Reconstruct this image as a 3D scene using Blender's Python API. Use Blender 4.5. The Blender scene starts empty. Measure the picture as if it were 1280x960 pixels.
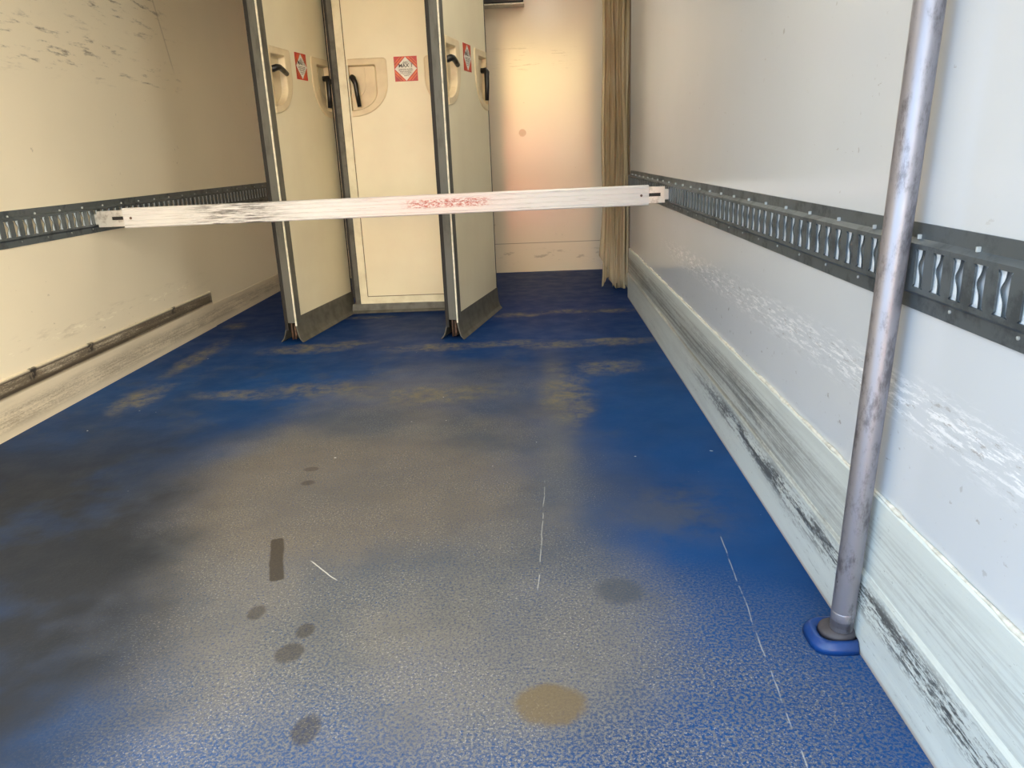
import bpy, bmesh, math, random
from mathutils import Vector, Matrix
random.seed(7)
scene = bpy.context.scene
C = scene.collection

# ---------------------------------------------------------------- camera
CAM_Z = 0.885
cd = bpy.data.cameras.new('camera'); cam = bpy.data.objects.new('camera', cd); C.objects.link(cam)
r_ = Vector((0.99881566, 0.02757197, -0.0400882)); u_ = Vector((0.0302591, 0.29319511, 0.95557366)); f_ = Vector((-0.03810071, 0.95565497, -0.29201357))
m = Matrix(((r_.x, u_.x, -f_.x, 0), (r_.y, u_.y, -f_.y, 0), (r_.z, u_.z, -f_.z, CAM_Z), (0, 0, 0, 1)))
cam.matrix_world = m
cd.sensor_width = 36; cd.lens = 941.70 / 1280 * 36; cd.clip_start = 0.02
scene.camera = cam

# ---------------------------------------------------------------- shader helper
class E:
    """tiny wrapper so that node maths reads like arithmetic"""
    nt = None
    def __init__(s, sock): s.s = sock
    @staticmethod
    def math(op, *a, clamp=False):
        n = E.nt.nodes.new('ShaderNodeMath'); n.operation = op; n.use_clamp = clamp
        for i, v in enumerate(a):
            if isinstance(v, E): E.nt.links.new(v.s, n.inputs[i])
            else: n.inputs[i].default_value = v
        return E(n.outputs[0])
    def __add__(s, o): return E.math('ADD', s, o)
    __radd__ = __add__
    def __sub__(s, o): return E.math('SUBTRACT', s, o)
    def __rsub__(s, o): return E.math('SUBTRACT', o, s)
    def __mul__(s, o): return E.math('MULTIPLY', s, o)
    __rmul__ = __mul__
    def __truediv__(s, o): return E.math('DIVIDE', s, o)
    def abs(s): return E.math('ABSOLUTE', s)
def emax(a, b): return E.math('MAXIMUM', a, b)
def emin(a, b): return E.math('MINIMUM', a, b)
def sstep(v, a, b):
    n = E.nt.nodes.new('ShaderNodeMapRange'); n.interpolation_type = 'SMOOTHSTEP'
    E.nt.links.new(v.s, n.inputs['Value'])
    if a <= b:
        n.inputs['From Min'].default_value = a; n.inputs['From Max'].default_value = b
    else:
        n.inputs['From Min'].default_value = b; n.inputs['From Max'].default_value = a
        n.inputs['To Min'].default_value = 1; n.inputs['To Max'].default_value = 0
    return E(n.outputs[0])
def comb(x, y, z):
    n = E.nt.nodes.new('ShaderNodeCombineXYZ')
    for i, v in enumerate((x, y, z)):
        if isinstance(v, E): E.nt.links.new(v.s, n.inputs[i])
        else: n.inputs[i].default_value = v
    return E(n.outputs[0])
def noise(x, y, z, sx=1, sy=1, sz=1, scale=1, detail=3, rough=.55, off=0):
    v = comb(x * sx, y * sy, z * sz + off) if isinstance(z, E) else comb(x * sx, y * sy, z + off)
    n = E.nt.nodes.new('ShaderNodeTexNoise'); E.nt.links.new(v.s, n.inputs['Vector'])
    n.inputs['Scale'].default_value = scale; n.inputs['Detail'].default_value = detail; n.inputs['Roughness'].default_value = rough
    return E(n.outputs[0])
def mixc(f, a, b):
    n = E.nt.nodes.new('ShaderNodeMix'); n.data_type = 'RGBA'
    if isinstance(f, E): E.nt.links.new(f.s, n.inputs[0])
    else: n.inputs[0].default_value = f
    for i, v in ((6, a), (7, b)):
        if isinstance(v, E): E.nt.links.new(v.s, n.inputs[i])
        else: n.inputs[i].default_value = (*v, 1)
    return E(n.outputs[2])
def box(v, a, b, soft):
    return sstep(v, a - soft, a + soft) * sstep(v, b + soft, b - soft)
def lin(r, g, b):
    f = lambda c: ((c / 255 + .055) / 1.055) ** 2.4 if c > 10 else c / 255 / 12.92
    return (f(r), f(g), f(b))

# ---------------------------------------------------------------- world: open sky and yard behind the lorry
w = bpy.data.worlds.new('sky'); scene.world = w; w.use_nodes = True
nt = w.node_tree; E.nt = nt; bg = nt.nodes['Background']
tc = nt.nodes.new('ShaderNodeTexCoord'); sp = nt.nodes.new('ShaderNodeSeparateXYZ'); nt.links.new(tc.outputs['Generated'], sp.inputs[0])
X, Y, Z = (E(sp.outputs[i]) for i in range(3))
cool = lin(186, 214, 242); warm = (2.1, 1.86, 1.46)
side = sstep(X, -.35, .45)
sky = mixc(side, cool, warm)
ground = lin(150, 142, 130)
col = mixc(sstep(Z, -.06, .03), ground, sky)
glow = box(X, -.10, .05, .03) * box(Z, .045, .14, .03) * sstep(Y, -.5, -.9)
col = mixc(glow * .9, col, (6.3, 4.7, 1.8))
pink = (box(X, -.03, .0, .008) * box(Z, -.08, .05, .01)) * sstep(Y, -.5, -.9)
col = mixc(pink * .8, col, (9.0, 1.6, 1.0))
nt.links.new(col.s, bg.inputs['Color'])
bg.inputs['Strength'].default_value = 3.2

# ---------------------------------------------------------------- exposure
vs = scene.view_settings
vs.view_transform = 'Standard'; vs.look = 'None'; vs.gamma = 1; vs.use_curve_mapping = False
vs.exposure = 0.82
scene.display_settings.display_device = 'sRGB'

# ---------------------------------------------------------------- geometry helpers
def link(name, bm, mat, parent=None, smooth=False, loc=None):
    me = bpy.data.meshes.new(name)
    bmesh.ops.recalc_face_normals(bm, faces=bm.faces)
    bm.to_mesh(me); bm.free()
    if smooth:
        for p in me.polygons: p.use_smooth = True
    for mm in (mat if isinstance(mat, (list, tuple)) else [mat]): me.materials.append(mm)
    o = bpy.data.objects.new(name, me); C.objects.link(o)
    if parent: o.parent = parent
    if loc: o.location = loc
    return o
def bx(bm, x0, x1, y0, y1, z0, z1, bev=0, mi=0):
    vs_ = [bm.verts.new((x, y, z)) for z in (z0, z1) for y in (y0, y1) for x in (x0, x1)]
    fs = [(0, 1, 3, 2), (4, 6, 7, 5), (0, 4, 5, 1), (2, 3, 7, 6), (0, 2, 6, 4), (1, 5, 7, 3)]
    ff = [bm.faces.new([vs_[i] for i in f]) for f in fs]
    for f in ff: f.material_index = mi
    if bev:
        ed = list({e for f in ff for e in f.edges})
        bmesh.ops.bevel(bm, geom=ed, offset=bev, segments=2, affect='EDGES', profile=.5)
def prism(bm, prof, a, b, axis='y', closed=True):
    """extrude a 2D profile along an axis; profile is (x,z) for y, (x,y) for z, (y,z) for x"""
    def P(p, t):
        return {'y': (p[0], t, p[1]), 'z': (p[0], p[1], t), 'x': (t, p[0], p[1])}[axis]
    A = [bm.verts.new(P(p, a)) for p in prof]; B = [bm.verts.new(P(p, b)) for p in prof]
    n = len(prof)
    for i in range(n): bm.faces.new((A[i], A[(i + 1) % n], B[(i + 1) % n], B[i]))
    bm.faces.new(A); bm.faces.new(B[::-1])
def tube(bm, pts, r, n=16, caps=True, flat=1.0):
    rings = []
    for i, p in enumerate(pts):
        p = Vector(p); d = (Vector(pts[min(i + 1, len(pts) - 1)]) - Vector(pts[max(i - 1, 0)])).normalized()
        a = d.orthogonal().normalized() if i == 0 else (a0 - d * a0.dot(d)).normalized()
        a0 = a; b = d.cross(a)
        rr = r[i] if isinstance(r, (list, tuple)) else r
        rings.append([bm.verts.new(p + a * math.cos(t * 2 * math.pi / n) * rr + b * math.sin(t * 2 * math.pi / n) * rr * flat) for t in range(n)])
    for A, B in zip(rings, rings[1:]):
        for i in range(n): bm.faces.new((A[i], A[(i + 1) % n], B[(i + 1) % n], B[i]))
    if caps: bm.faces.new(rings[0][::-1]); bm.faces.new(rings[-1])
def thing(name, label, cat, loc=(0, 0, 0), rotz=0, group=None):
    o = bpy.data.objects.new(name, None); C.objects.link(o); o.empty_display_size = .1
    o.location = loc; o.rotation_euler = (0, 0, rotz); o['label'] = label; o['category'] = cat
    if group: o['group'] = group
    return o
def tag(o, label, cat, group=None):
    o['label'] = label; o['category'] = cat
    if group: o['group'] = group
    return o
def struct(o): o['kind'] = 'structure'; return o

# ---------------------------------------------------------------- materials
def mat(name, rough=.5, metal=0, spec=.5):
    mt = bpy.data.materials.new(name); mt.use_nodes = True
    b = mt.node_tree.nodes['Principled BSDF']; E.nt = mt.node_tree
    b.inputs['Roughness'].default_value = rough; b.inputs['Metallic'].default_value = metal
    b.inputs['Specular IOR Level'].default_value = spec
    return mt, b
def pos(obj=False):
    if obj:
        t = E.nt.nodes.new('ShaderNodeTexCoord'); s = t.outputs['Object']
    else:
        t = E.nt.nodes.new('ShaderNodeNewGeometry'); s = t.outputs['Position']
    q = E.nt.nodes.new('ShaderNodeSeparateXYZ'); E.nt.links.new(s, q.inputs[0])
    return (E(q.outputs[0]), E(q.outputs[1]), E(q.outputs[2]))
def out(b, c, key='Base Color'):
    if isinstance(c, E): E.nt.links.new(c.s, b.inputs[key])
    elif isinstance(c, tuple): b.inputs[key].default_value = (*c, 1)
    else: b.inputs[key].default_value = c
def bump(b, h, strength=.2, dist=.002):
    n = E.nt.nodes.new('ShaderNodeBump'); n.inputs['Strength'].default_value = strength; n.inputs['Distance'].default_value = dist
    E.nt.links.new(h.s, n.inputs['Height']); E.nt.links.new(n.outputs[0], b.inputs['Normal'])
def simple(name, c, rough=.5, metal=0, amp=.12, scale=30, obj=True, dirt=None):
    mt, b = mat(name, rough, metal)
    x, y, z = pos(obj)
    n = noise(x, y, z, scale=scale, detail=4)
    c2 = dirt or tuple(v * (1 - amp * 2.5) for v in c)
    out(b, mixc(sstep(n, .35, .75), c, c2))
    return mt

def wall_mat(name, base, kind):
    mt, b = mat(name, .22, 0, .5)
    x, y, z = pos()
    mott = noise(x, y, z, scale=1.3, detail=3, off=3)
    c = mixc(sstep(mott, .35, .7), base, tuple(v * .95 for v in base))
    speck = sstep(noise(x, y, z, scale=45, detail=2, off=9), .71, .76) * sstep(noise(x, y, z, scale=2.5, detail=1, off=4), .5, .62)
    c = mixc(speck * .35, c, lin(120, 105, 85))
    rub = noise(x, y, z, 1, 2.2, 14, scale=2.6, detail=7, rough=.72)
    if kind == 'left':
        reg = emax(box(z, 1.27, 1.45, .05) * box(y, 2.6, 3.75, .25), emax(box(z, 1.27, 1.4, .02) * box(y, 3.85, 4.25, .06), box(z, 1.5, 1.8, .08) * box(y, 2.9, 4.2, .3)))
        c = mixc(reg * sstep(rub, .54, .68) * .8, c, lin(88, 74, 58))
        reg = box(z, .24, .32, .03) * sstep(y, 4.6, 3.6)
        c = mixc(reg * sstep(rub, .54, .66) * .25, c, lin(150, 132, 100))
        chip = box(z, .265, .288, .004) * sstep(noise(x, y, z, 1, 6, 30, scale=3, detail=4, off=5), .57, .63) * sstep(y, 4.2, 4.0)
        c = mixc(chip * .8, c, lin(250, 240, 215))
        # curved scuff high on the wall
        arc = ((y - 4.22) - (z - 1.35) * -.35).abs()
        c = mixc(sstep(arc, .012, .0) * box(z, 1.38, 1.75, .05) * .35, c, lin(120, 100, 75))
    if kind == 'right':
        zz = z - (y * -.012 + .505)
        reg = box(zz, -.035, .03, .03) * box(y, .5, 3.3, .4)
        sc = noise(x, y, z, 1, 3, 22, scale=5, detail=8, rough=.8, off=2)
        c = mixc(reg * sstep(sc, .50, .58) * .85, c, lin(250, 250, 250))
        c = mixc(reg * sstep(noise(x, y, z, 1, 5, 22, scale=5, detail=7, rough=.75, off=7), .58, .64) * .5, c, lin(120, 100, 80))
        reg = box(z, .33, .45, .05) * box(y, .5, 3.0, .3)
        c = mixc(reg * sstep(noise(x, y, z, 1, 6, 10, scale=5, detail=6, rough=.7, off=11), .63, .68) * .5, c, lin(130, 118, 105))
        reg = box(z, .80, 1.1, .1)
        c = mixc(reg * sstep(noise(x, y, z, 1, 3, 8, scale=6, detail=5, rough=.7, off=14), .68, .72) * .5, c, lin(140, 128, 110))
    if kind == 'front':
        seam = box(z, .219, .224, .001)
        c = mixc(seam * .6, c, lin(110, 90, 70))
        reg = box(z, .07, .17, .03)
        c = mixc(reg * sstep(noise(x, y, z, 3, 1, 9, scale=3, detail=6, rough=.7, off=14), .55, .66) * .4, c, lin(130, 105, 85))
        reg = box(z, 1.45, 1.62, .04) * box(x, -.25, .3, .1)
        c = mixc(reg * sstep(noise(x, y, z, 2, 1, 25, scale=3, detail=6, rough=.7, off=5), .58, .64) * .3, c, lin(140, 105, 70))
        st = sstep(((x + .079) * (x + .079) + (z - 1.03) * (z - 1.03)), .0009, .0005)
        c = mixc(st * .7, c, lin(160, 125, 85))
    out(b, c)
    out(b, {'front': .19, 'left': .28, 'right': .15}[kind], 'Roughness')
    return mt
M_left = wall_mat('cream_grp_left', lin(240, 228, 202), 'left')
M_right = wall_mat('white_grp_right', lin(210, 214, 217), 'right')
M_front = wall_mat('cream_grp_front', lin(234, 218, 196), 'front')
M_ceil = simple('ceiling_white', lin(228, 220, 204), .4, scale=3)

def kick_mat(name, base, left):
    mt, b = mat(name, .38)
    x, y, z = pos()
    st = noise(x, y, z, 1, .25, 42, scale=3.2, detail=5, rough=.7) * .65 + noise(x, y, z, 1, 1.2, 5, scale=4, detail=5, rough=.7, off=3) * .2 + noise(x, y, z, 1, 6, 30, scale=8, detail=3, off=2) * .15
    st2 = noise(x, y, z, 1, .6, 26, scale=5, detail=5, rough=.7, off=6) * .4 + noise(x, y, z, 1, 8, 30, scale=8, detail=4, rough=.7, off=9) * .35 + noise(x, y, z, 1, 1.5, 5, scale=4, detail=4, off=1) * .25
    c = mixc(sstep(noise(x, y, z, 1, 1, 10, scale=3, detail=4), .4, .7) * .5, base, tuple(v * .78 for v in base))
    if left:
        c = mixc(box(z, .138, .156, .006) * sstep(st, .34, .50) * .95, c, lin(40, 34, 28))
        c = mixc(box(z, .145, .195, .012) * sstep(st2, .34, .54) * .9, c, lin(84, 72, 56))
        c = mixc(box(z, .03, .10, .02) * sstep(st2, .42, .58) * .6, c, lin(122, 108, 86))
        c = mixc(box(z, .185, .197, .004) * .35, c, lin(90, 76, 58))
        for yy, zz in ((3.76, .205), (3.0, .2), (2.62, .195)):
            bl = box(y, yy - .02, yy + .02, .008) * box(z, zz - .035, zz + .035, .008) * sstep(noise(x, y, z, scale=40, detail=3), .42, .5)
            c = mixc(bl * .9, c, lin(38, 32, 28))
    else:
        c = mixc(box(z, .150, .158, .006) * sstep(st, .42, .55) * .7 * sstep(y, .9, 1.4), c, lin(62, 58, 52))
        c = mixc(box(z, .080, .138, .016) * sstep(st2, .465, .545) * box(y, .3, 2.6, .5) * .9, c, lin(48, 46, 42))
        c = mixc(box(z, .15, .25, .04) * sstep(y, 1.0, 2.0) * .35, c, lin(120, 116, 104))
        c = mixc(box(z, .155, .26, .03) * sstep(st, .46, .56) * (.25 + .5 * sstep(y, 1.2, 2.0)), c, lin(100, 98, 90))
        c = mixc(box(z, .16, .22, .02) * sstep(st2, .52, .60) * .5 * sstep(y, 1.0, 2.0), c, lin(80, 78, 70))
        c = mixc(box(z, .02, .08, .01) * sstep(st2, .56, .63) * .5, c, lin(90, 88, 80))
        c = mixc(box(z, .1, .28, .03) * sstep(noise(x, y, z, 1, 8, 20, scale=6, detail=6, rough=.8, off=8), .63, .68) * .7, c, lin(58, 58, 55))
        c = mixc(sstep(z, .012, .0) * .6, c, lin(140, 105, 70))
    out(b, c)
    bump(b, st, .35, .002)
    return mt
M_kickR = kick_mat('kick_plate_white', lin(214, 220, 214), False)
M_kickL = kick_mat('kick_plate_cream', lin(222, 209, 184), True)
M_bead = simple('sealant', lin(232, 230, 218), .5, scale=60, dirt=lin(196, 192, 178))

def floor_mat():
    mt, b = mat('blue_resin_floor', .5)
    x, y, z = pos()
    z0 = 0.0
    N = lambda sc, d=3, off=0, sx=1, sy=1, r=.55: noise(x, y, z0, sx, sy, 1, scale=sc, detail=d, rough=r, off=off)
    warp = (N(2.2, 4, 2) - .5)
    base = mixc(sstep(N(1.5, 3), .35, .65), lin(25, 70, 124), lin(25, 60, 106))
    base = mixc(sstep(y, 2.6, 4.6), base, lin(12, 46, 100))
    # worn grey traffic area
    def ell(cx, cy, rx, ry, e0=1.25, e1=.45, wv=.9, rot=0):
        dx = x - cx; dy = y - cy
        if rot:
            cr, sr = math.cos(rot), math.sin(rot)
            dx, dy = dx * cr + dy * sr, dy * cr - dx * sr
        dx = dx / rx; dy = dy / ry
        d = dx * dx + dy * dy + warp * wv
        return sstep(d, e0, e1)
    wear = emax(ell(-.50, 1.85, .72, .95, 1.4, .3), ell(-.40, 2.7, .55, .6, 1.3, .3) * .65)
    wear = emax(wear, ell(-.15, 1.35, .42, .45, 1.4, .3) * .85)
    near = ell(-.10, 1.0, .72, .55, 1.5, .3)
    grain = N(170, 5, 1, r=.75)
    fine = N(260, 3, 51, r=.7)
    wcol = mixc(sstep(N(3, 4, 8), .4, .62), lin(116, 110, 98), lin(92, 92, 88))
    wcol = mixc(ell(-.55, 1.95, .55, .42) * .7, wcol, lin(122, 110, 88))
    wcol = mixc(sstep(fine, .40, .62) * .55, wcol, lin(72, 76, 82))
    c = mixc(wear * sstep(grain, .30, .46) * .88, base, wcol)
    c = mixc(near * sstep(grain, .46, .56) * .72, c, lin(116, 114, 108))
    # scattered dulling and dirt mottling
    mot = sstep(N(5, 6, 4, r=.7), .50, .66) * sstep(x, .45, .05) * sstep(y, 4.2, 3.2)
    c = mixc(mot * .30 * sstep(grain, .36, .5), c, lin(88, 88, 86))
    # dark left side: shade painted into the floor colour as grey
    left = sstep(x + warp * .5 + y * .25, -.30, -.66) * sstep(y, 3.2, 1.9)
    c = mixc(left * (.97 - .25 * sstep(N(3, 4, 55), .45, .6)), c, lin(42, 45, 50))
    # sandy dirt patches by the partitions
    tan = lin(124, 116, 90)
    pats = [(-1.15, 3.60, .20, .07, .15), (-.98, 3.66, .12, .05, .3), (-1.2, 2.86, .16, .05, 0), (-.9, 2.9, .22, .08, 0), (-.4, 2.8, .24, .09, 0),
            (-.52, 3.55, .18, .06, 0), (-.2, 3.58, .20, .05, .1), (.09, 3.52, .15, .05, 0), (-1.75, 4.2, .05, .06, 0), (-1.66, 3.5, .05, .25, 0), (-1.62, 2.86, .07, .15, 0),
            (.18, 4.30, .14, .04, 0), (.42, 4.28, .13, .04, 0), (.36, 3.55, .16, .05, 0), (-1.0, 4.32, .12, .03, 0), (.10, 2.75, .08, .25, 0), (.3, 3.1, .12, .08, 0), (-.12, 4.25, .12, .05, 0)]
    dust = None
    warp_far = warp; warp = (N(7, 5, 71, r=.7) - .5) * 1.6 + warp_far * .4
    for (cx, cy, rx, ry, ro) in pats:
        e = ell(cx, cy, rx * 1.4, ry * 1.6, 1.35, -.3, 1.6, ro); dust = e if dust is None else emax(dust, e)
    warp = warp_far
    c = mixc(dust * sstep(N(16, 6, 3, r=.75), .34, .66) * .85, c, tan)
    # faint long dusty lanes
    lane = box(x, .0, .1, .05) * box(y, 1.8, 3.4, .4)
    c = mixc(lane * .3, c, lin(120, 116, 100))
    lane = box(x, .22, .46, .1) * box(y, 1.62, 1.9, .12) * sstep(N(6, 5, 6, r=.7), .35, .6)
    c = mixc(lane * .6, c, lin(82, 84, 88))
    # pale speckle
    sp1 = sstep(N(210, 3, 5, r=.65), .57, .65) * sstep(N(6, 4, 12), .38, .58)
    c = mixc(sp1 * .6 * emax(emax(wear * .8, near), .03) * (1 - left * .9), c, lin(170, 166, 156))
    sp2 = sstep(N(170, 3, 15, r=.6), .58, .66)
    c = mixc(sp2 * .5 * emax(wear, near * .6), c, lin(52, 58, 68))
    fl = sstep(N(38, 1, 25), .80, .83)
    c = mixc(fl * .8, c, lin(205, 205, 200))
    # stains with a shape of their own
    
    for (cx, cy, rx, ry) in ((-.60, 1.335, .016, .022), (-.49, 1.20, .022, .025), (-.40, 1.0, .02, .03), (-.68, 1.98, .018, .015), (-.7, 2.08, .02, .015), (-.48, 1.27, .015, .02)):
        c = mixc(sstep(ell(cx, cy, rx * 1.5, ry * 1.5, 1.5, .0, .5) * (.4 + N(30, 4, 61, r=.7) * 1.1), .4, .85) * .6, c, lin(60, 56, 52))
    c = mixc(sstep(ell(.0, 1.05, .07, .06, 1.5, .0, 1.2) * (.4 + N(24, 4, 62, r=.7) * 1.1), .35, .9) * .75, c, lin(104, 90, 64))
    c = mixc(ell(.15, 1.39, .05, .05, 1.6, .3, 1.5) * .6, c, lin(66, 72, 80))
    # scratches
    def line(x0, y0, x1, y1, wd, br):
        L = math.hypot(x1 - x0, y1 - y0); ux, uy = (x1 - x0) / L, (y1 - y0) / L
        t = (x - x0) * ux + (y - y0) * uy; d = ((x - x0) * -uy + (y - y0) * ux + (N(8, 2, 30) - .5) * .012).abs()
        return sstep(d, wd, wd * .3) * box(t, 0, L, .01) * br
    c = mixc(sstep(line(-.660, 1.65, -.60, 1.455, .024, 1) * (.55 + N(22, 4, 60, r=.7) * .9), .35, .75) * .8, c, lin(58, 52, 44))
    s = line(-.545, 1.535, -.465, 1.455, .0022, .8)
    s = emax(s, line(-.018, 1.40, .004, 1.95, .0017, .45) * sstep(N(20, 3, 33), .40, .55))
    s = emax(s, line(.375, .90, .415, 1.62, .0018, .4) * sstep(N(18, 3, 34), .42, .56))
    c = mixc(s, c, lin(200, 200, 192))
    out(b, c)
    b.inputs['Specular IOR Level'].default_value = .05
    out(b, sstep(N(9, 4, 7), .3, .7) * .12 + .44, 'Roughness')
    bump(b, N(70, 4, 41) + N(9, 3, 43) * .6, .3, .0018)
    return mt
M_floor = floor_mat()

def metal_mat(name, c, rough, streak=(1, 1, 1), dark=None, amt=.6, metal=.9, sc=8):
    mt, b = mat(name, rough, metal)
    x, y, z = pos(True)
    n = noise(x, y, z, *streak, scale=sc, detail=7, rough=.7)
    out(b, mixc(sstep(n, .48, .66) * amt, c, dark or tuple(v * .4 for v in c)))
    out(b, n * .3 + (rough - .15), 'Roughness')
    return mt
M_zinc = metal_mat('zinc_rail', lin(104, 112, 116), .5, (1, 1, 1), lin(70, 76, 80), .8, .55, 14)
M_tab = metal_mat('bright_zinc', lin(222, 230, 236), .45, (1, 1, 1), lin(180, 190, 198), .6, .0, 60)
M_dimple = simple('bright_punch', lin(176, 180, 178), .45, scale=40, dirt=lin(120, 124, 124))
M_pole = metal_mat('galvanised_pole', lin(150, 148, 154), .46, (1, 1, .4), lin(92, 88, 92), .8, .7, 34)
M_steel = metal_mat('bright_steel', lin(216, 214, 208), .35, (1, 1, 1), lin(120, 110, 96), .5, .7, 30)
M_greyframe = metal_mat('grey_frame', lin(104, 104, 98), .5, (1, 1, .3), lin(78, 78, 72), .6, .35, 20)
M_rubber = simple('black_rubber', lin(30, 27, 24), .6)
M_skirt = simple('grey_rubber', lin(94, 92, 84), .55, scale=18, dirt=lin(70, 68, 60))
M_edge = simple('bright_edge', lin(232, 226, 206), .4)
M_panel = simple('cream_panel', lin(236, 226, 196), .34, scale=2.5, dirt=lin(228, 216, 186))
M_panel_grey = simple('pale_panel', lin(214, 206, 190), .42, scale=2.5, dirt=lin(204, 196, 178))
M_strip = simple('cream_aluminium', lin(234, 226, 198), .4, scale=12, dirt=lin(214, 204, 172))
M_joint = simple('joint_line', lin(120, 104, 74), .7)
M_cup = simple('cream_moulding', lin(226, 208, 172), .4, scale=10, dirt=lin(214, 194, 158))
M_black = simple('black_plastic', lin(20, 18, 18), .35)
M_rust = simple('rusty_bolt', lin(104, 78, 62), .6, .3, scale=60, dirt=lin(60, 44, 38))
M_blue = simple('blue_resin', lin(14, 60, 124), .38, scale=12, dirt=lin(16, 48, 98))
M_footdark = simple('dirty_foot', lin(70, 66, 70), .6, scale=20, dirt=lin(46, 44, 50))
M_red = simple('sticker_red', lin(200, 30, 20), .4)
M_orange = simple('sticker_orange', lin(232, 108, 32), .4)
M_white = simple('sticker_white', lin(240, 236, 226), .4)
M_ink = simple('sticker_ink', lin(96, 90, 84), .5)

def bar_mat():
    mt, b = mat('scuffed_aluminium', .42, .1)
    x, y, z = pos(True)
    st = noise(x, y, z, 1.2, 1, 40, scale=4, detail=9, rough=.8)
    c = mixc(sstep(st, .53, .66) * .5, lin(206, 204, 202), lin(110, 104, 96))
    blk = box(x, .42, .78, .12) * sstep(noise(x, y, z, 2, 1, 40, scale=4, detail=8, rough=.75, off=3), .45, .58)
    c = mixc(blk * .85, c, lin(58, 52, 46))
    red = box(x, 1.33, 1.66, .05) * box(z, -.012, .022, .006) * sstep(noise(x, y, z, 14, 1, 40, scale=4, detail=5, rough=.8, off=5), .46, .54)
    c = mixc(red * .9, c, lin(150, 44, 30))
    tint = box(x, 1.15, 1.75, .2)
    c = mixc(tint * .15, c, lin(236, 160, 138))
    out(b, c); bump(b, st, .2, .001)
    return mt
M_bar = bar_mat()

def pvc_mat():
    mt, b = mat('brown_pvc', .14)
    b.inputs['Transmission Weight'].default_value = .5
    x, y, z = pos()
    out(b, mixc(sstep(noise(x, y, z, 1, 1, .6, scale=3, detail=2), .4, .65), lin(242, 228, 198), lin(222, 204, 168)))
    b.inputs['IOR'].default_value = 1.25
    return mt
M_pvc = pvc_mat()

# ---------------------------------------------------------------- structure
XL, XR, YF, YB, ZC = -1.876, .573, .15, 5.88, 2.32
YE = 4.70          # where the right-hand lining stops
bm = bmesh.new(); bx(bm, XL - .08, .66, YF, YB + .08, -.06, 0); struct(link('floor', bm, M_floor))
bm = bmesh.new(); bx(bm, XL - .08, XL, YF, YB, 0, ZC); struct(link('wall_left', bm, M_left))
bm = bmesh.new(); bx(bm, XR, XR + .16, YF, YE, 0, ZC, .002); bx(bm, .66, XR + .16, YE, YB, 0, ZC); struct(link('wall_right', bm, M_right))
bm = bmesh.new(); bx(bm, XL - .08, XR + .16, YB, YB + .08, 0, ZC); struct(link('wall_front', bm, M_front))
bm = bmesh.new(); bx(bm, XL - .08, XR + .16, YF, YB + .08, ZC, ZC + .06); struct(link('ceiling', bm, M_ceil))
# kick plates
bm = bmesh.new()
prism(bm, [(XR, 0), (XR - .014, 0), (XR - .014, .148), (XR - .009, .156), (XR - .008, .300), (XR - .004, .304), (XR, .304)], YF, YE - .02)
struct(link('baseboard_right', bm, M_kickR))
bm = bmesh.new()
prism(bm, [(XL, 0), (XL + .012, 0), (XL + .012, .136), (XL + .004, .142), (XL + .004, .188), (XL + .009, .194), (XL + .009, .200), (XL, .203)], YF, 4.22)
bx(bm, XL, XL + .008, 4.215, 4.222, .13, .205)
bx(bm, XL, XL + .006, 4.22, YB, 0, .125)
struct(link('baseboard_left', bm, M_kickL))
# rough bead of sealant along the top of the right kick plate
bm = bmesh.new()
pts = []; rad = []
yy = YF + .01
while yy < YE - .03:
    pts.append((XR - .003, yy, .304 + random.uniform(-.001, .0015))); rad.append(random.choice([.002, .0025, .003, .0035, .005])); yy += random.uniform(.02, .06)
tube(bm, pts, rad, 8)
struct(link('trim_1', bm, M_bead, smooth=True))
# edge trim where the right lining stops
bm = bmesh.new(); bx(bm, XR - .006, XR + .012, YE, YE + .022, 0, ZC, .002); struct(link('trim_2', bm, simple('dark_trim', lin(92, 74, 54), .5)))

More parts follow.
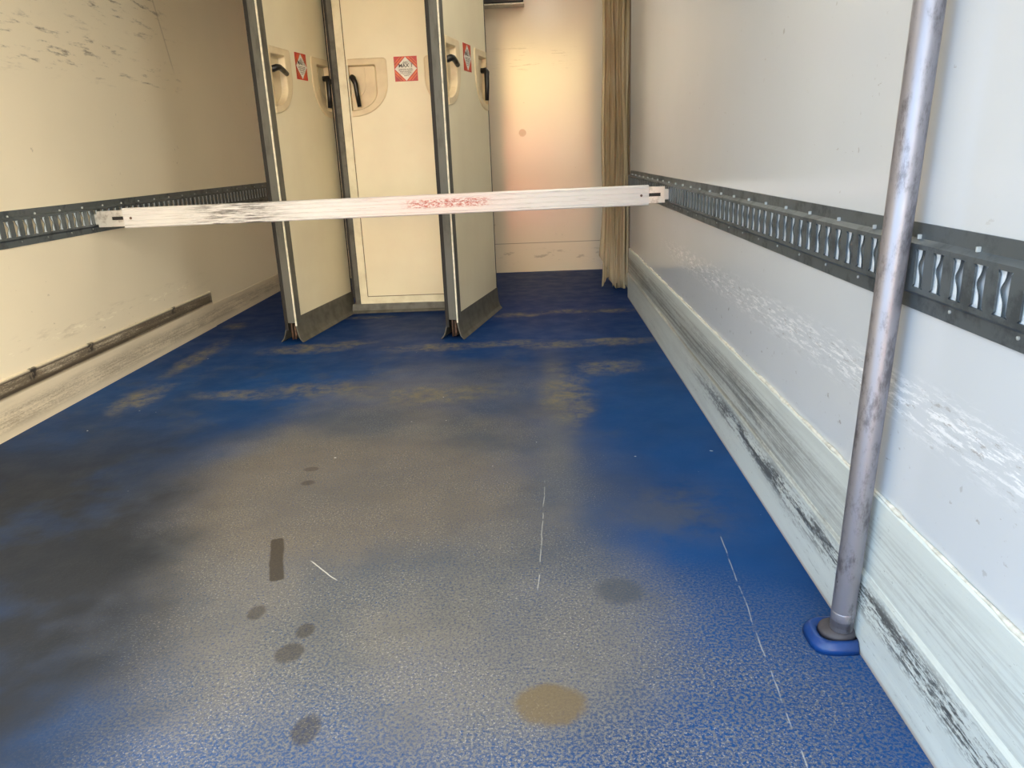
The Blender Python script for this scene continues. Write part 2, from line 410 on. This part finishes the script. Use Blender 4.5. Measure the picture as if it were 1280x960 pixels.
# ---------------------------------------------------------------- lashing rails
def rail(name, label, X0, sgn, y0, y1, phase):
    """X0 wall plane, sgn = direction into the room"""
    t = thing(name, label, 'rail', (X0, y0, .635))
    L = y1 - y0; P = .0515
    bm = bmesh.new()
    X = lambda d: sgn * d
    def strip(prof):
        A = [bm.verts.new((X(p[0]), 0, p[1])) for p in prof]; B = [bm.verts.new((X(p[0]), L, p[1])) for p in prof]
        n = len(prof)
        for i in range(n): bm.faces.new((A[i], A[(i + 1) % n], B[(i + 1) % n], B[i]))
        bm.faces.new(A); bm.faces.new(B[::-1])
    zt, zb = .092, .036       # slot top and bottom, measured from the rail's base
    strip([(.0005, .128), (.003, .128), (.003, .106), (.013, .099), (.013, zt), (.010, zt), (.010, .098), (.0005, .104)])
    strip([(.0005, 0), (.003, 0), (.003, .022), (.013, .029), (.013, zb), (.010, zb), (.010, .030), (.0005, .024)])
    k0 = -1; yy = phase
    ys = []
    while yy < L - .02:
        if yy > .02: ys.append(yy)
        yy += P
    sw = .0125
    edges = [0] + [v for c in ys for v in (c - sw, c + sw)] + [L]
    for a, b in zip(edges[0::2], edges[1::2]):
        ca = .004 if a > 0 else 0; cb = .004 if b < L else 0
        prof = [(a, zb + ca), (a + ca, zb), (b - cb, zb), (b, zb + cb), (b, zt - cb), (b - cb, zt), (a + ca, zt), (a, zt - ca)] if ca or cb else [(a, zb), (b, zb), (b, zt), (a, zt)]
        q = []
        for pnt in prof:
            if not q or (abs(pnt[0] - q[-1][0]) + abs(pnt[1] - q[-1][1])) > 1e-6: q.append(pnt)
        if abs(q[0][0] - q[-1][0]) + abs(q[0][1] - q[-1][1]) < 1e-6: q.pop()
        x0_, x1_ = sorted((X(.0101), X(.0129)))
        prism(bm, q, x0_, x1_, 'x')
    link('slotted_plate', bm, M_zinc, t)
    # wavy tongues behind the slots
    bm = bmesh.new()
    for c in ys:
        prof = []
        n = 16
        for i in range(n + 1):
            f = i / n; z = zb - .002 + f * (zt - zb + .004)
            wv = -.009 * math.exp(-((f - .55) / .18) ** 2) - .0035
            prof.append((z, wv))
        e1 = []; e2 = []; e3 = []; first = c == ys[0]
        for z, wv in prof:
            e1.append(bm.verts.new((X(.0085), c + P * .45, z)))
            e2.append(bm.verts.new((X(.0085), c - wv * 1.0, z)))
            e3.append(bm.verts.new((X(.0062), c - wv * 1.0, z)))
        for i in range(n):
            bm.faces.new((e1[i], e1[i + 1], e2[i + 1], e2[i])); bm.faces.new((e2[i], e2[i + 1], e3[i + 1], e3[i])).material_index = 1
        if not first:       # the insert is one punched strip: joined above the slots
            u1 = bm.verts.new(prev[-1].co + Vector((0, 0, .008))); u2 = bm.verts.new(e2[-1].co + Vector((0, 0, .008)))
            bm.faces.new((prev[-1], e2[-1], u2, u1))
        prev = e1
    link('wavy_insert', bm, [M_tab, M_zinc], t, smooth=False)
    # punched dimples and fixings on both flanges
    k = 0; yy = phase + P * .45
    while yy < L - .02 and k < 45:
        for z, big in ((.104, True), (.016, False)):
            bm = bmesh.new()
            if big:
                bx(bm, *sorted((X(.003), X(.009))), -.0016, .0016, .001, .008, .0006)
            else:
                tube(bm, [(X(.002), 0, 0), (X(.0048), 0, 0), (X(.0055), 0, 0)], [.0028, .0028, .0016], 8)
            link('rivet', bm, M_dimple, t, loc=(0, yy + (0 if big else P), z))
        yy += P * 3; k += 1
    return t, ys
rail('lashing_rail', 'grey slotted lashing rail along the pale right wall, behind the metal pole', XR, -1, .16, YE - .01, .0 + (.918 - .16) % .0515)
rail('lashing_rail', 'grey slotted lashing rail along the cream left wall', XL, 1, .16, YB - .01, .02)

# ---------------------------------------------------------------- load bar
LX0, RX0 = XL + .014, XR - .014
t = thing('load_bar', 'long scuffed aluminium load bar spanning between the two wall rails', 'bar', (LX0, 3.21, .690))
ang = math.atan2(.075, RX0 - LX0)
L = (RX0 - LX0)
t.rotation_euler = (0, math.radians(-.15), ang)
bm = bmesh.new()
x0, x1 = .125, L - .082
prof = [(-.016, -.041), (.016, -.041), (.020, -.037), (.020, .037), (.016, .041), (-.016, .041), (-.020, .037),
        (-.020, .030), (-.0175, .029), (-.0175, .026), (-.020, .025), (-.020, .012), (-.0185, .011), (-.0185, .009), (-.020, .008),
        (-.020, -.009), (-.0185, -.010), (-.0185, -.012), (-.020, -.013), (-.020, -.026), (-.0175, -.027), (-.0175, -.030), (-.020, -.031), (-.020, -.037)]
prism(bm, prof, x0, x1, 'x'); link('beam', bm, M_bar, t)
for a, b, name in ((.0, x0 + .02, 'l'), (x1 - .02, L, 'r')):
    bm = bmesh.new()
    # steel end sleeve with a long slot in its face, narrowing to a hook that sits in the rail
    s = 1 if name == 'r' else -1
    e_in, e_out = (x1 - .02, L - .014) if s > 0 else (x0 + .02, .014)
    lo, hi = min(e_in, e_out), max(e_in, e_out)
    sa, sb = (x1 - .005, x1 + .05) if s > 0 else (x0 - .05, x0 + .005)
    for (xa, xb, za, zb_) in ((lo, hi, .008, .030), (lo, hi, -.030, -.006), (lo, sa, -.006, .008), (sb, hi, -.006, .008)):
        if xb > xa: bx(bm, xa, xb, -.0155, -.012, za, zb_)
    bx(bm, lo, hi, .012, .0155, -.030, .030); bx(bm, lo, hi, -.0155, .0155, .030, .033); bx(bm, lo, hi, -.0155, .0155, -.033, -.030)
    sl = link('end_sleeve', bm, M_steel, t)
    bm = bmesh.new(); bx(bm, lo + .01, hi - .003, -.006, .006, -.027, .027)
    link('spring_core', bm, M_rubber, sl)
    bm = bmesh.new()
    h0, h1 = (L - .018, L + .006) if s > 0 else (-.006, .018)
    bx(bm, h0, h1, -.008, .008, -.022, .022, .003); link('hook', bm, M_steel, t)
    bm = bmesh.new(); rx = x1 - .032 if s > 0 else x0 + .032
    tube(bm, [(rx, -.0195, .0), (rx, -.0225, .0)], .0052, 14); tube(bm, [(rx, -.022, .0), (rx, -.0235, .0)], .0030, 10)
    link('rivet', bm, M_rust, t)

# ---------------------------------------------------------------- partition panels
TH = .052
def dshape(w_out, h_out, straight, rad, n=10):
    """D outline: hinge side at x=0, flat top at z=0, going down to -h_out; returns list"""
    p = [(0, 0)]
    for i in range(5):
        a = math.pi / 2 * (1 - i / 4); p.append((w_out - rad + rad * math.cos(a), -rad + rad * math.sin(a)))
    for i in range(n + 1):
        a = math.pi / 2 * i / n
        p.append(((w_out) * math.cos(a) ** .9 if i < n else 0, -straight - (h_out - straight) * math.sin(a)))
    return p
def partition(label, loc, rotz, W, face, group, lever, bigframe, pmat, H=2.2):
    """local x runs along the panel, the shown face is at local y=0 facing -y, thickness goes to +y"""
    t = thing('partition_panel', label, 'partition', loc, rotz, group)
    se = .060 if bigframe else .046        # rubber and frame margin at the sides
    z0 = .125 if bigframe else .052
    st = 0 if bigframe else .046
    # panel board with two D shaped pockets
    px0, px1, pz0, pz1 = se + st, W - .018 - (0 if bigframe else .03), z0 + st, H - .03
    OX = .012; ZT = 1.420
    outer = dshape(.215, .302, .12, .02); inner = dshape(.150, .235, .13, .01)
    holes = []
    for side in (0, 1):
        if side == 0: holes.append([(px0 + OX + a, ZT - .034 + b) for a, b in inner])
        else: holes.append([(px1 - OX - a, ZT - .034 + b) for a, b in inner])
    bm = bmesh.new()
    def loop(pts, y): 
        v = [bm.verts.new((a, y, b)) for a, b in pts]
        return v, [bm.edges.new((v[i], v[(i + 1) % len(v)])) for i in range(len(v))]
    rect = [(px0, pz0), (px1, pz0), (px1, pz1), (px0, pz1)]
    rv, re_ = loop(rect, 0); es = list(re_)
    for h in holes: es += loop(h, 0)[1]
    bmesh.ops.triangle_fill(bm, use_beauty=True, edges=es)
    bv, _ = loop(rect, TH); bm.faces.new(bv)
    for i in range(4): bm.faces.new((rv[i], rv[(i + 1) % 4], bv[(i + 1) % 4], bv[i]))
    link('board', bm, pmat, t)
    if not bigframe:
        bm = bmesh.new()
        bx(bm, se, px0 - .002, -.003, TH + .003, z0, H - .03, .001); bx(bm, W - .045, W - .018, -.003, TH + .003, z0, H - .03, .001)
        bx(bm, px0 - .002, W - .045, -.003, TH + .003, z0, pz0 - .002, .001)
        link('frame', bm, M_strip, t)
        bm = bmesh.new(); bx(bm, px0 - .002, px0 + .0015, -.0034, 0, pz0, H - .03); bx(bm, px0, W - .045, -.0034, 0, pz0 - .002, pz0 + .0015)
        link('joint', bm, M_joint, t)
        bm = bmesh.new(); bx(bm, .016, se - .001, -.006, TH, .05, H, .003); bx(bm, W - .018, W, -.004, TH, .05, H, .003); bx(bm, .016, W, 0, TH, H - .03, H)
        link('edge_seal', bm, M_skirt, t)
        bm = bmesh.new(); bx(bm, .0, .016, .002, TH - .002, .09, H, .003); link('black_seal', bm, M_rubber, t)
    else:
        bm = bmesh.new(); bx(bm, .004, se, -.004, -.0001, .06, H, .001); bx(bm, 0, .004, .004, TH - .010, .10, H); bx(bm, .004, se, .0, TH, .10, H, .001)
        bx(bm, se, W, 0, TH, H - .03, H)
        link('frame', bm, M_greyframe, t)
        bm = bmesh.new(); bx(bm, -.003, .004, -.006, .002, .085, H, .001); link('bright_edge', bm, M_edge, t)
        bm = bmesh.new(); bx(bm, -.004, .012, TH - .010, TH + .008, .06, H, .003); bx(bm, W - .018, W, .0, TH, .06, H, .002); link('black_seal', bm, M_rubber, t)
    # rubber skirt: a flap on each face, curving outwards to the floor
    bm = bmesh.new()
    zt = z0 + .002
    for s, yb in ((-1, -.001), (1, TH + .001)):
        pr = [(0, zt), (.002, zt * .62), (.006, zt * .34), (.013, .018), (.026, .002)]
        if not bigframe: pr = [(0, zt), (.003, zt * .6), (.006, zt * .3), (.012, .012), (.02, .001)]
        o1 = [(yb + s * a, b) for a, b in pr]; o2 = [(yb + s * (a - .005), b) for a, b in reversed(pr)]
        prism(bm, o1 + o2, .0, W, 'x')
    for v in bm.verts:           # the flaps' cut ends droop and flare unevenly
        if v.co.x < .01: v.co.y += (-.010 if v.co.y < TH / 2 else .010) * (1 - min(v.co.z / .1, 1)); v.co.x -= .010 * (1 - min(v.co.z / .1, 1))
    link('skirt', bm, M_skirt, t, smooth=False)
    bm = bmesh.new(); tube(bm, [(.012, TH * .55, .115), (.010, TH * .55, .06), (.012, TH * .55, .012)], [.004, .005, .006], 8); tube(bm, [(.02, TH * .3, .09), (.022, TH * .3, .035), (.018, TH * .35, .012)], [.006, .007, .005], 8)
    link('floor_bolt', bm, M_rust, t, smooth=True)
    # core behind the skirt
    bm = bmesh.new(); bx(bm, .04, W - .02, .012, TH - .012, .012, z0 + .01); link('core', bm, M_rubber, t)
    # handle pockets
    for side in (0, 1):
        bm = bmesh.new()
        fx = (lambda a: px0 + OX + a) if side == 0 else (lambda a: px1 - OX - a)
        oo = [(a - .012 if a == 0 else a, b) for a, b in outer]; oo = outer
        rings = []
        def ring(shape, y, dz=0, sc=1, cx=0):
            return [bm.verts.new((fx(a * sc + cx), y, ZT + dz + b * sc)) for a, b in shape]
        rings.append(ring(outer, .000)); rings.append(ring(outer, -.004)); 
        rings.append(ring(dshape(.207, .294, .12, .018), -.006, -.004))
        rings.append(ring(dshape(.156, .240, .13, .012), -.006, -.031))
        rings.append(ring(inner, -.003, -.034)); rings.append(ring(dshape(.142, .226, .13, .01), .026, -.038))
        for A, B in zip(rings, rings[1:]):
            n = len(A)
            for i in range(n): bm.faces.new((A[i], A[(i + 1) % n], B[(i + 1) % n], B[i]))
        bm.faces.new(rings[-1])
        rc = link('handle_pocket', bm, M_cup, t)
        bm = bmesh.new()
        r2 = [bm.verts.new((fx(a), .022, ZT - .040 + b)) for a, b in dshape(.085, .165, .09, .008)]
        r3 = [bm.verts.new((fx(a), .026, ZT - .040 + b)) for a, b in dshape(.085, .165, .09, .008)]
        bm.faces.new(r2)
        for i in range(len(r2)): bm.faces.new((r2[i], r2[(i + 1) % len(r2)], r3[(i + 1) % len(r2)], r3[i]))
        link('backplate', bm, M_cup, rc)
        bm = bmesh.new()
        hx, hz = .022, ZT - .095
        if lever[side] == 'down':
            pts = [(hx - .004, .022, hz), (hx - .004, -.004, hz), (hx + .004, -.012, hz - .012), (hx + .014, -.014, hz - .035), (hx + .017, -.014, hz - .085), (hx + .024, -.012, hz - .155)]
        else:
            pts = [(hx - .004, .022, hz - .008), (hx - .004, -.006, hz - .006), (hx + .008, -.016, hz), (hx + .035, -.018, hz + .002), (hx + .07, -.018, hz - .008), (hx + .11, -.016, hz - .022)]
        tube(bm, [(fx(a), b, c) for a, b, c in pts], [.014, .016, .0155, .0135, .0125, .0115], 12)
        link('lever', bm, M_black, rc, smooth=True)
    # square warning sticker between the pockets
    cx = (px0 + px1) / 2 + .002; cz = 1.357; hs = .064
    bm = bmesh.new(); bx(bm, cx - hs, cx + hs, -.0012, 0, cz - hs, cz + hs); sk = link('sticker', bm, M_red, t)
    bm = bmesh.new()
    for sx in (-1, 1):
        for sz in (-1, 1):
            v = [bm.verts.new((cx + sx * a, -.0017, cz + sz * b)) for a, b in ((hs * .95, hs * .28), (hs * .95, hs * .12), (hs * .12, hs * .95), (hs * .28, hs * .95))]
            bm.faces.new(v)
            v = [bm.verts.new((cx + sx * a, -.0017, cz + sz * b)) for a, b in ((hs * .95, hs * .50), (hs * .95, hs * .42), (hs * .42, hs * .95), (hs * .50, hs * .95))]
            bm.faces.new(v)
    link('stripes', bm, M_orange, sk)
    bm = bmesh.new()
    v = [bm.verts.new((cx + a * hs * .96, -.0022, cz + b * hs * .96)) for a, b in ((1, 0), (0, 1), (-1, 0), (0, -1))]; bm.faces.new(v)
    link('diamond', bm, M_white, sk)
    bm = bmesh.new()
    rng = random.Random(3)
    for (lz, hw, hh, gap) in ((.56, .16, .035, .05), (.46, .24, .035, .05), (-.02, .60, .025, .035), (-.12, .62, .025, .035), (-.22, .52, .025, .035), (-.32, .44, .025, .035), (-.44, .3, .025, .035), (-.56, .18, .025, .035)):
        a = -hw
        while a < hw:
            wd = rng.uniform(.04, .12)
            bx(bm, cx + a * hs, cx + min(a + wd, hw) * hs, -.0026, -.0022, cz + (lz - hh) * hs, cz + (lz + hh) * hs); a += wd + gap
    link('small_print', bm, M_ink, sk)
    cu = bpy.data.curves.new('heading', 'FONT'); cu.body = 'MAX 1'; cu.size = .027; cu.extrude = .0003; cu.align_x = 'CENTER'; cu.offset = .0004
    tmp = bpy.data.objects.new('tmp', cu); C.objects.link(tmp)
    me = bpy.data.meshes.new_from_object(tmp.evaluated_get(bpy.context.evaluated_depsgraph_get())); bpy.data.objects.remove(tmp)
    me.materials.clear(); me.materials.append(simple('heading_ink', lin(50, 50, 46), .5))
    ho = bpy.data.objects.new('heading', me); C.objects.link(ho); ho.parent = sk
    ho.location = (cx, -.0026, cz + hs * .12); ho.rotation_euler = (math.pi / 2, 0, 0)
    return t
grp = None
# left panel: shown face looks right (+x); local x runs away from the camera
aA = math.atan2(4.50 - 3.75, -1.13 + 1.245)
partition('tall cream partition panel standing end-on beside the left wall, nearest of three to it', (-1.245, 3.75, 0), aA, .775, 1, grp, ('side', 'down'), True, M_panel)
aC = math.atan2(4.46 - 3.70, -.245 + .41)
partition('tall pale partition panel standing end-on in mid floor, nearest the brown strip curtain', (-.41, 3.70, 0), aC, .79, 1, grp, ('side', 'down'), True, M_panel)
partition('tall cream partition panel facing the camera between the two end-on panels', (-1.115, 4.47, 0), 0, .80, 1, grp, ('down', 'down'), False, M_panel)

# ---------------------------------------------------------------- metal pole against the right wall
pb = Vector((.536, 1.205, .030)); pt = Vector((.536, 1.130, 1.06)); dd = (pt - pb).normalized()
t = thing('metal_pole', 'scuffed round metal pole leaning beside the right wall rail', 'pole', pb)
bm = bmesh.new(); tube(bm, [dd * .012, dd * .045, dd * 2.2], .0205, 36); link('tube', bm, M_pole, t, smooth=True)
bm = bmesh.new(); tube(bm, [Vector((0, 0, 0)), dd * .002, dd * .040, dd * .044], [.017, .0195, .0212, .0200], 32); link('end_sleeve', bm, M_pole, t, smooth=True)
bm = bmesh.new(); tube(bm, [Vector((-.017, -.013, .105)), Vector((-.0185, -.0145, .105))], .003, 10)
link('bolt_hole', bm, M_rubber, t)
# blue floor socket
t = thing('floor_socket', 'blue moulded floor socket under the metal pole', 'socket', (.531, 1.215, 0))
bm = bmesh.new()
N = 28
def sq(r, z, e=.58, ox=0, oy=0):
    vv = []
    for i in range(N):
        a = 2 * math.pi * i / N; cx, sx = math.cos(a), math.sin(a)
        k = (abs(cx) ** (2 / e) + abs(sx) ** (2 / e)) ** (-e / 2)
        xx = min(r * k * cx * 1.05 + ox, .027); vv.append(bm.verts.new((xx, r * k * sx + oy, z)))
    return vv
rs = [sq(.050, 0), sq(.048, .010), sq(.042, .020), sq(.036, .022), sq(.030, .014), sq(.012, .012)]
for A, B in zip(rs, rs[1:]):
    for i in range(N): bm.faces.new((A[i], A[(i + 1) % N], B[(i + 1) % N], B[i]))
bm.faces.new(rs[0]); bm.faces.new(rs[-1])
link('collar', bm, M_blue, t, smooth=True)
bm = bmesh.new()
rs = [sq(.034, .016, .9, .004), sq(.031, .025, .9, .004), sq(.026, .030, 1, .008, .0), sq(.020, .030, 1, .012, .005)]
for A, B in zip(rs, rs[1:]):
    for i in range(N): bm.faces.new((A[i], A[(i + 1) % N], B[(i + 1) % N], B[i]))
bm.faces.new(rs[0]); bm.faces.new(rs[-1])
link('pad', bm, M_footdark, t, smooth=True)

# ---------------------------------------------------------------- strip curtain in the far corner
t = thing('strip_curtain', 'brown translucent plastic strip curtain gathered in the far right corner', 'curtain', (.53, 5.0, 0))
specs = [(-.075, .00, .030, .17, -.03), (-.055, .03, .034, .06, -.02), (-.030, -.01, .034, .02, .0), (-.005, .03, .032, .05, .01), (.015, -.02, .034, .015, .0), (.040, .02, .03, .03, .0), (.055, -.01, .03, .02, .0)]
for k, (cx, cy, hw, zb, fl) in enumerate(specs):
    bm = bmesh.new(); rows = 26; cols = 20; th = .003
    g = []
    for i in range(rows + 1):
        f = i / rows; z = ZC - .06 - f * (ZC - .06 - zb); row = []
        for j in range(cols + 1):
            s = j / cols * 2 - 1
            flare = max(0, 1 - z / .55)
            xx = cx + s * hw * (.75 + .35 * flare) + fl * flare + .006 * math.sin(z * 5 + k)
            yy = cy + .022 * math.sin(s * 4.5 + k * 1.7 + z * .8) + .008 * math.sin(s * 11 + k + z * 1.5)
            zz = z + (.05 * s * (1 if k % 2 else -1) * (f ** 6))
            row.append((xx, yy, max(zz, .004)))
        g.append(row)
    va = [[bm.verts.new(p) for p in r] for r in g]; vb = [[bm.verts.new((p[0], p[1] + th, p[2])) for p in r] for r in g]
    for i in range(rows):
        for j in range(cols):
            bm.faces.new((va[i][j], va[i][j + 1], va[i + 1][j + 1], va[i + 1][j])); bm.faces.new((vb[i][j], vb[i + 1][j], vb[i + 1][j + 1], vb[i][j + 1]))
    for i in range(rows):
        for j in (0, cols): bm.faces.new((va[i][j], va[i + 1][j], vb[i + 1][j], vb[i][j]))
    for j in range(cols):
        for i in (0, rows): bm.faces.new((va[i][j], va[i][j + 1], vb[i][j + 1], vb[i][j]))
    link('strip', bm, M_pvc, t, smooth=True)
bm = bmesh.new(); bx(bm, -.12, .12, -.04, .05, ZC - .07, ZC, .003); link('hanging_rail', bm, M_steel, t)

# ---------------------------------------------------------------- cooling unit on the front wall
t = thing('cooling_unit', 'black underside of the cooling unit high on the front wall', 'cooling unit', (-.64, 5.79, 1.873))
bm = bmesh.new(); bx(bm, -.60, .60, -.04, .09, .011, .42, .008); link('housing', bm, M_black, t)
bm = bmesh.new(); bx(bm, -.60, .604, -.043, .09, 0, .010, .002); link('drip_tray', bm, M_edge, t)

# ---------------------------------------------------------------- added lamps, unseen above the frame, to brighten the far end
for k, (lx, ly) in enumerate(((-.65, 1.5), (.15, 3.2), (.2, 5.0))):
    t = thing('added_ceiling_lamp', ('added ceiling lamp nearest the rear opening', 'added ceiling lamp between the partition panels and the right wall', 'added ceiling lamp nearest the front wall')[k], 'lamp', (lx, ly, ZC - .05))
    bm = bmesh.new(); bx(bm, -.11, .11, -.22, .22, .012, .05, .006); link('housing', bm, M_strip, t)
    mt, b = mat('added_lamp_diffuser', .4); b.inputs['Emission Color'].default_value = (1, .92, .76, 1); b.inputs['Emission Strength'].default_value = (14, 20, 9)[k]
    bm = bmesh.new(); bx(bm, -.10, .10, -.21, .21, 0, .012, .004); link('diffuser', bm, mt, t)
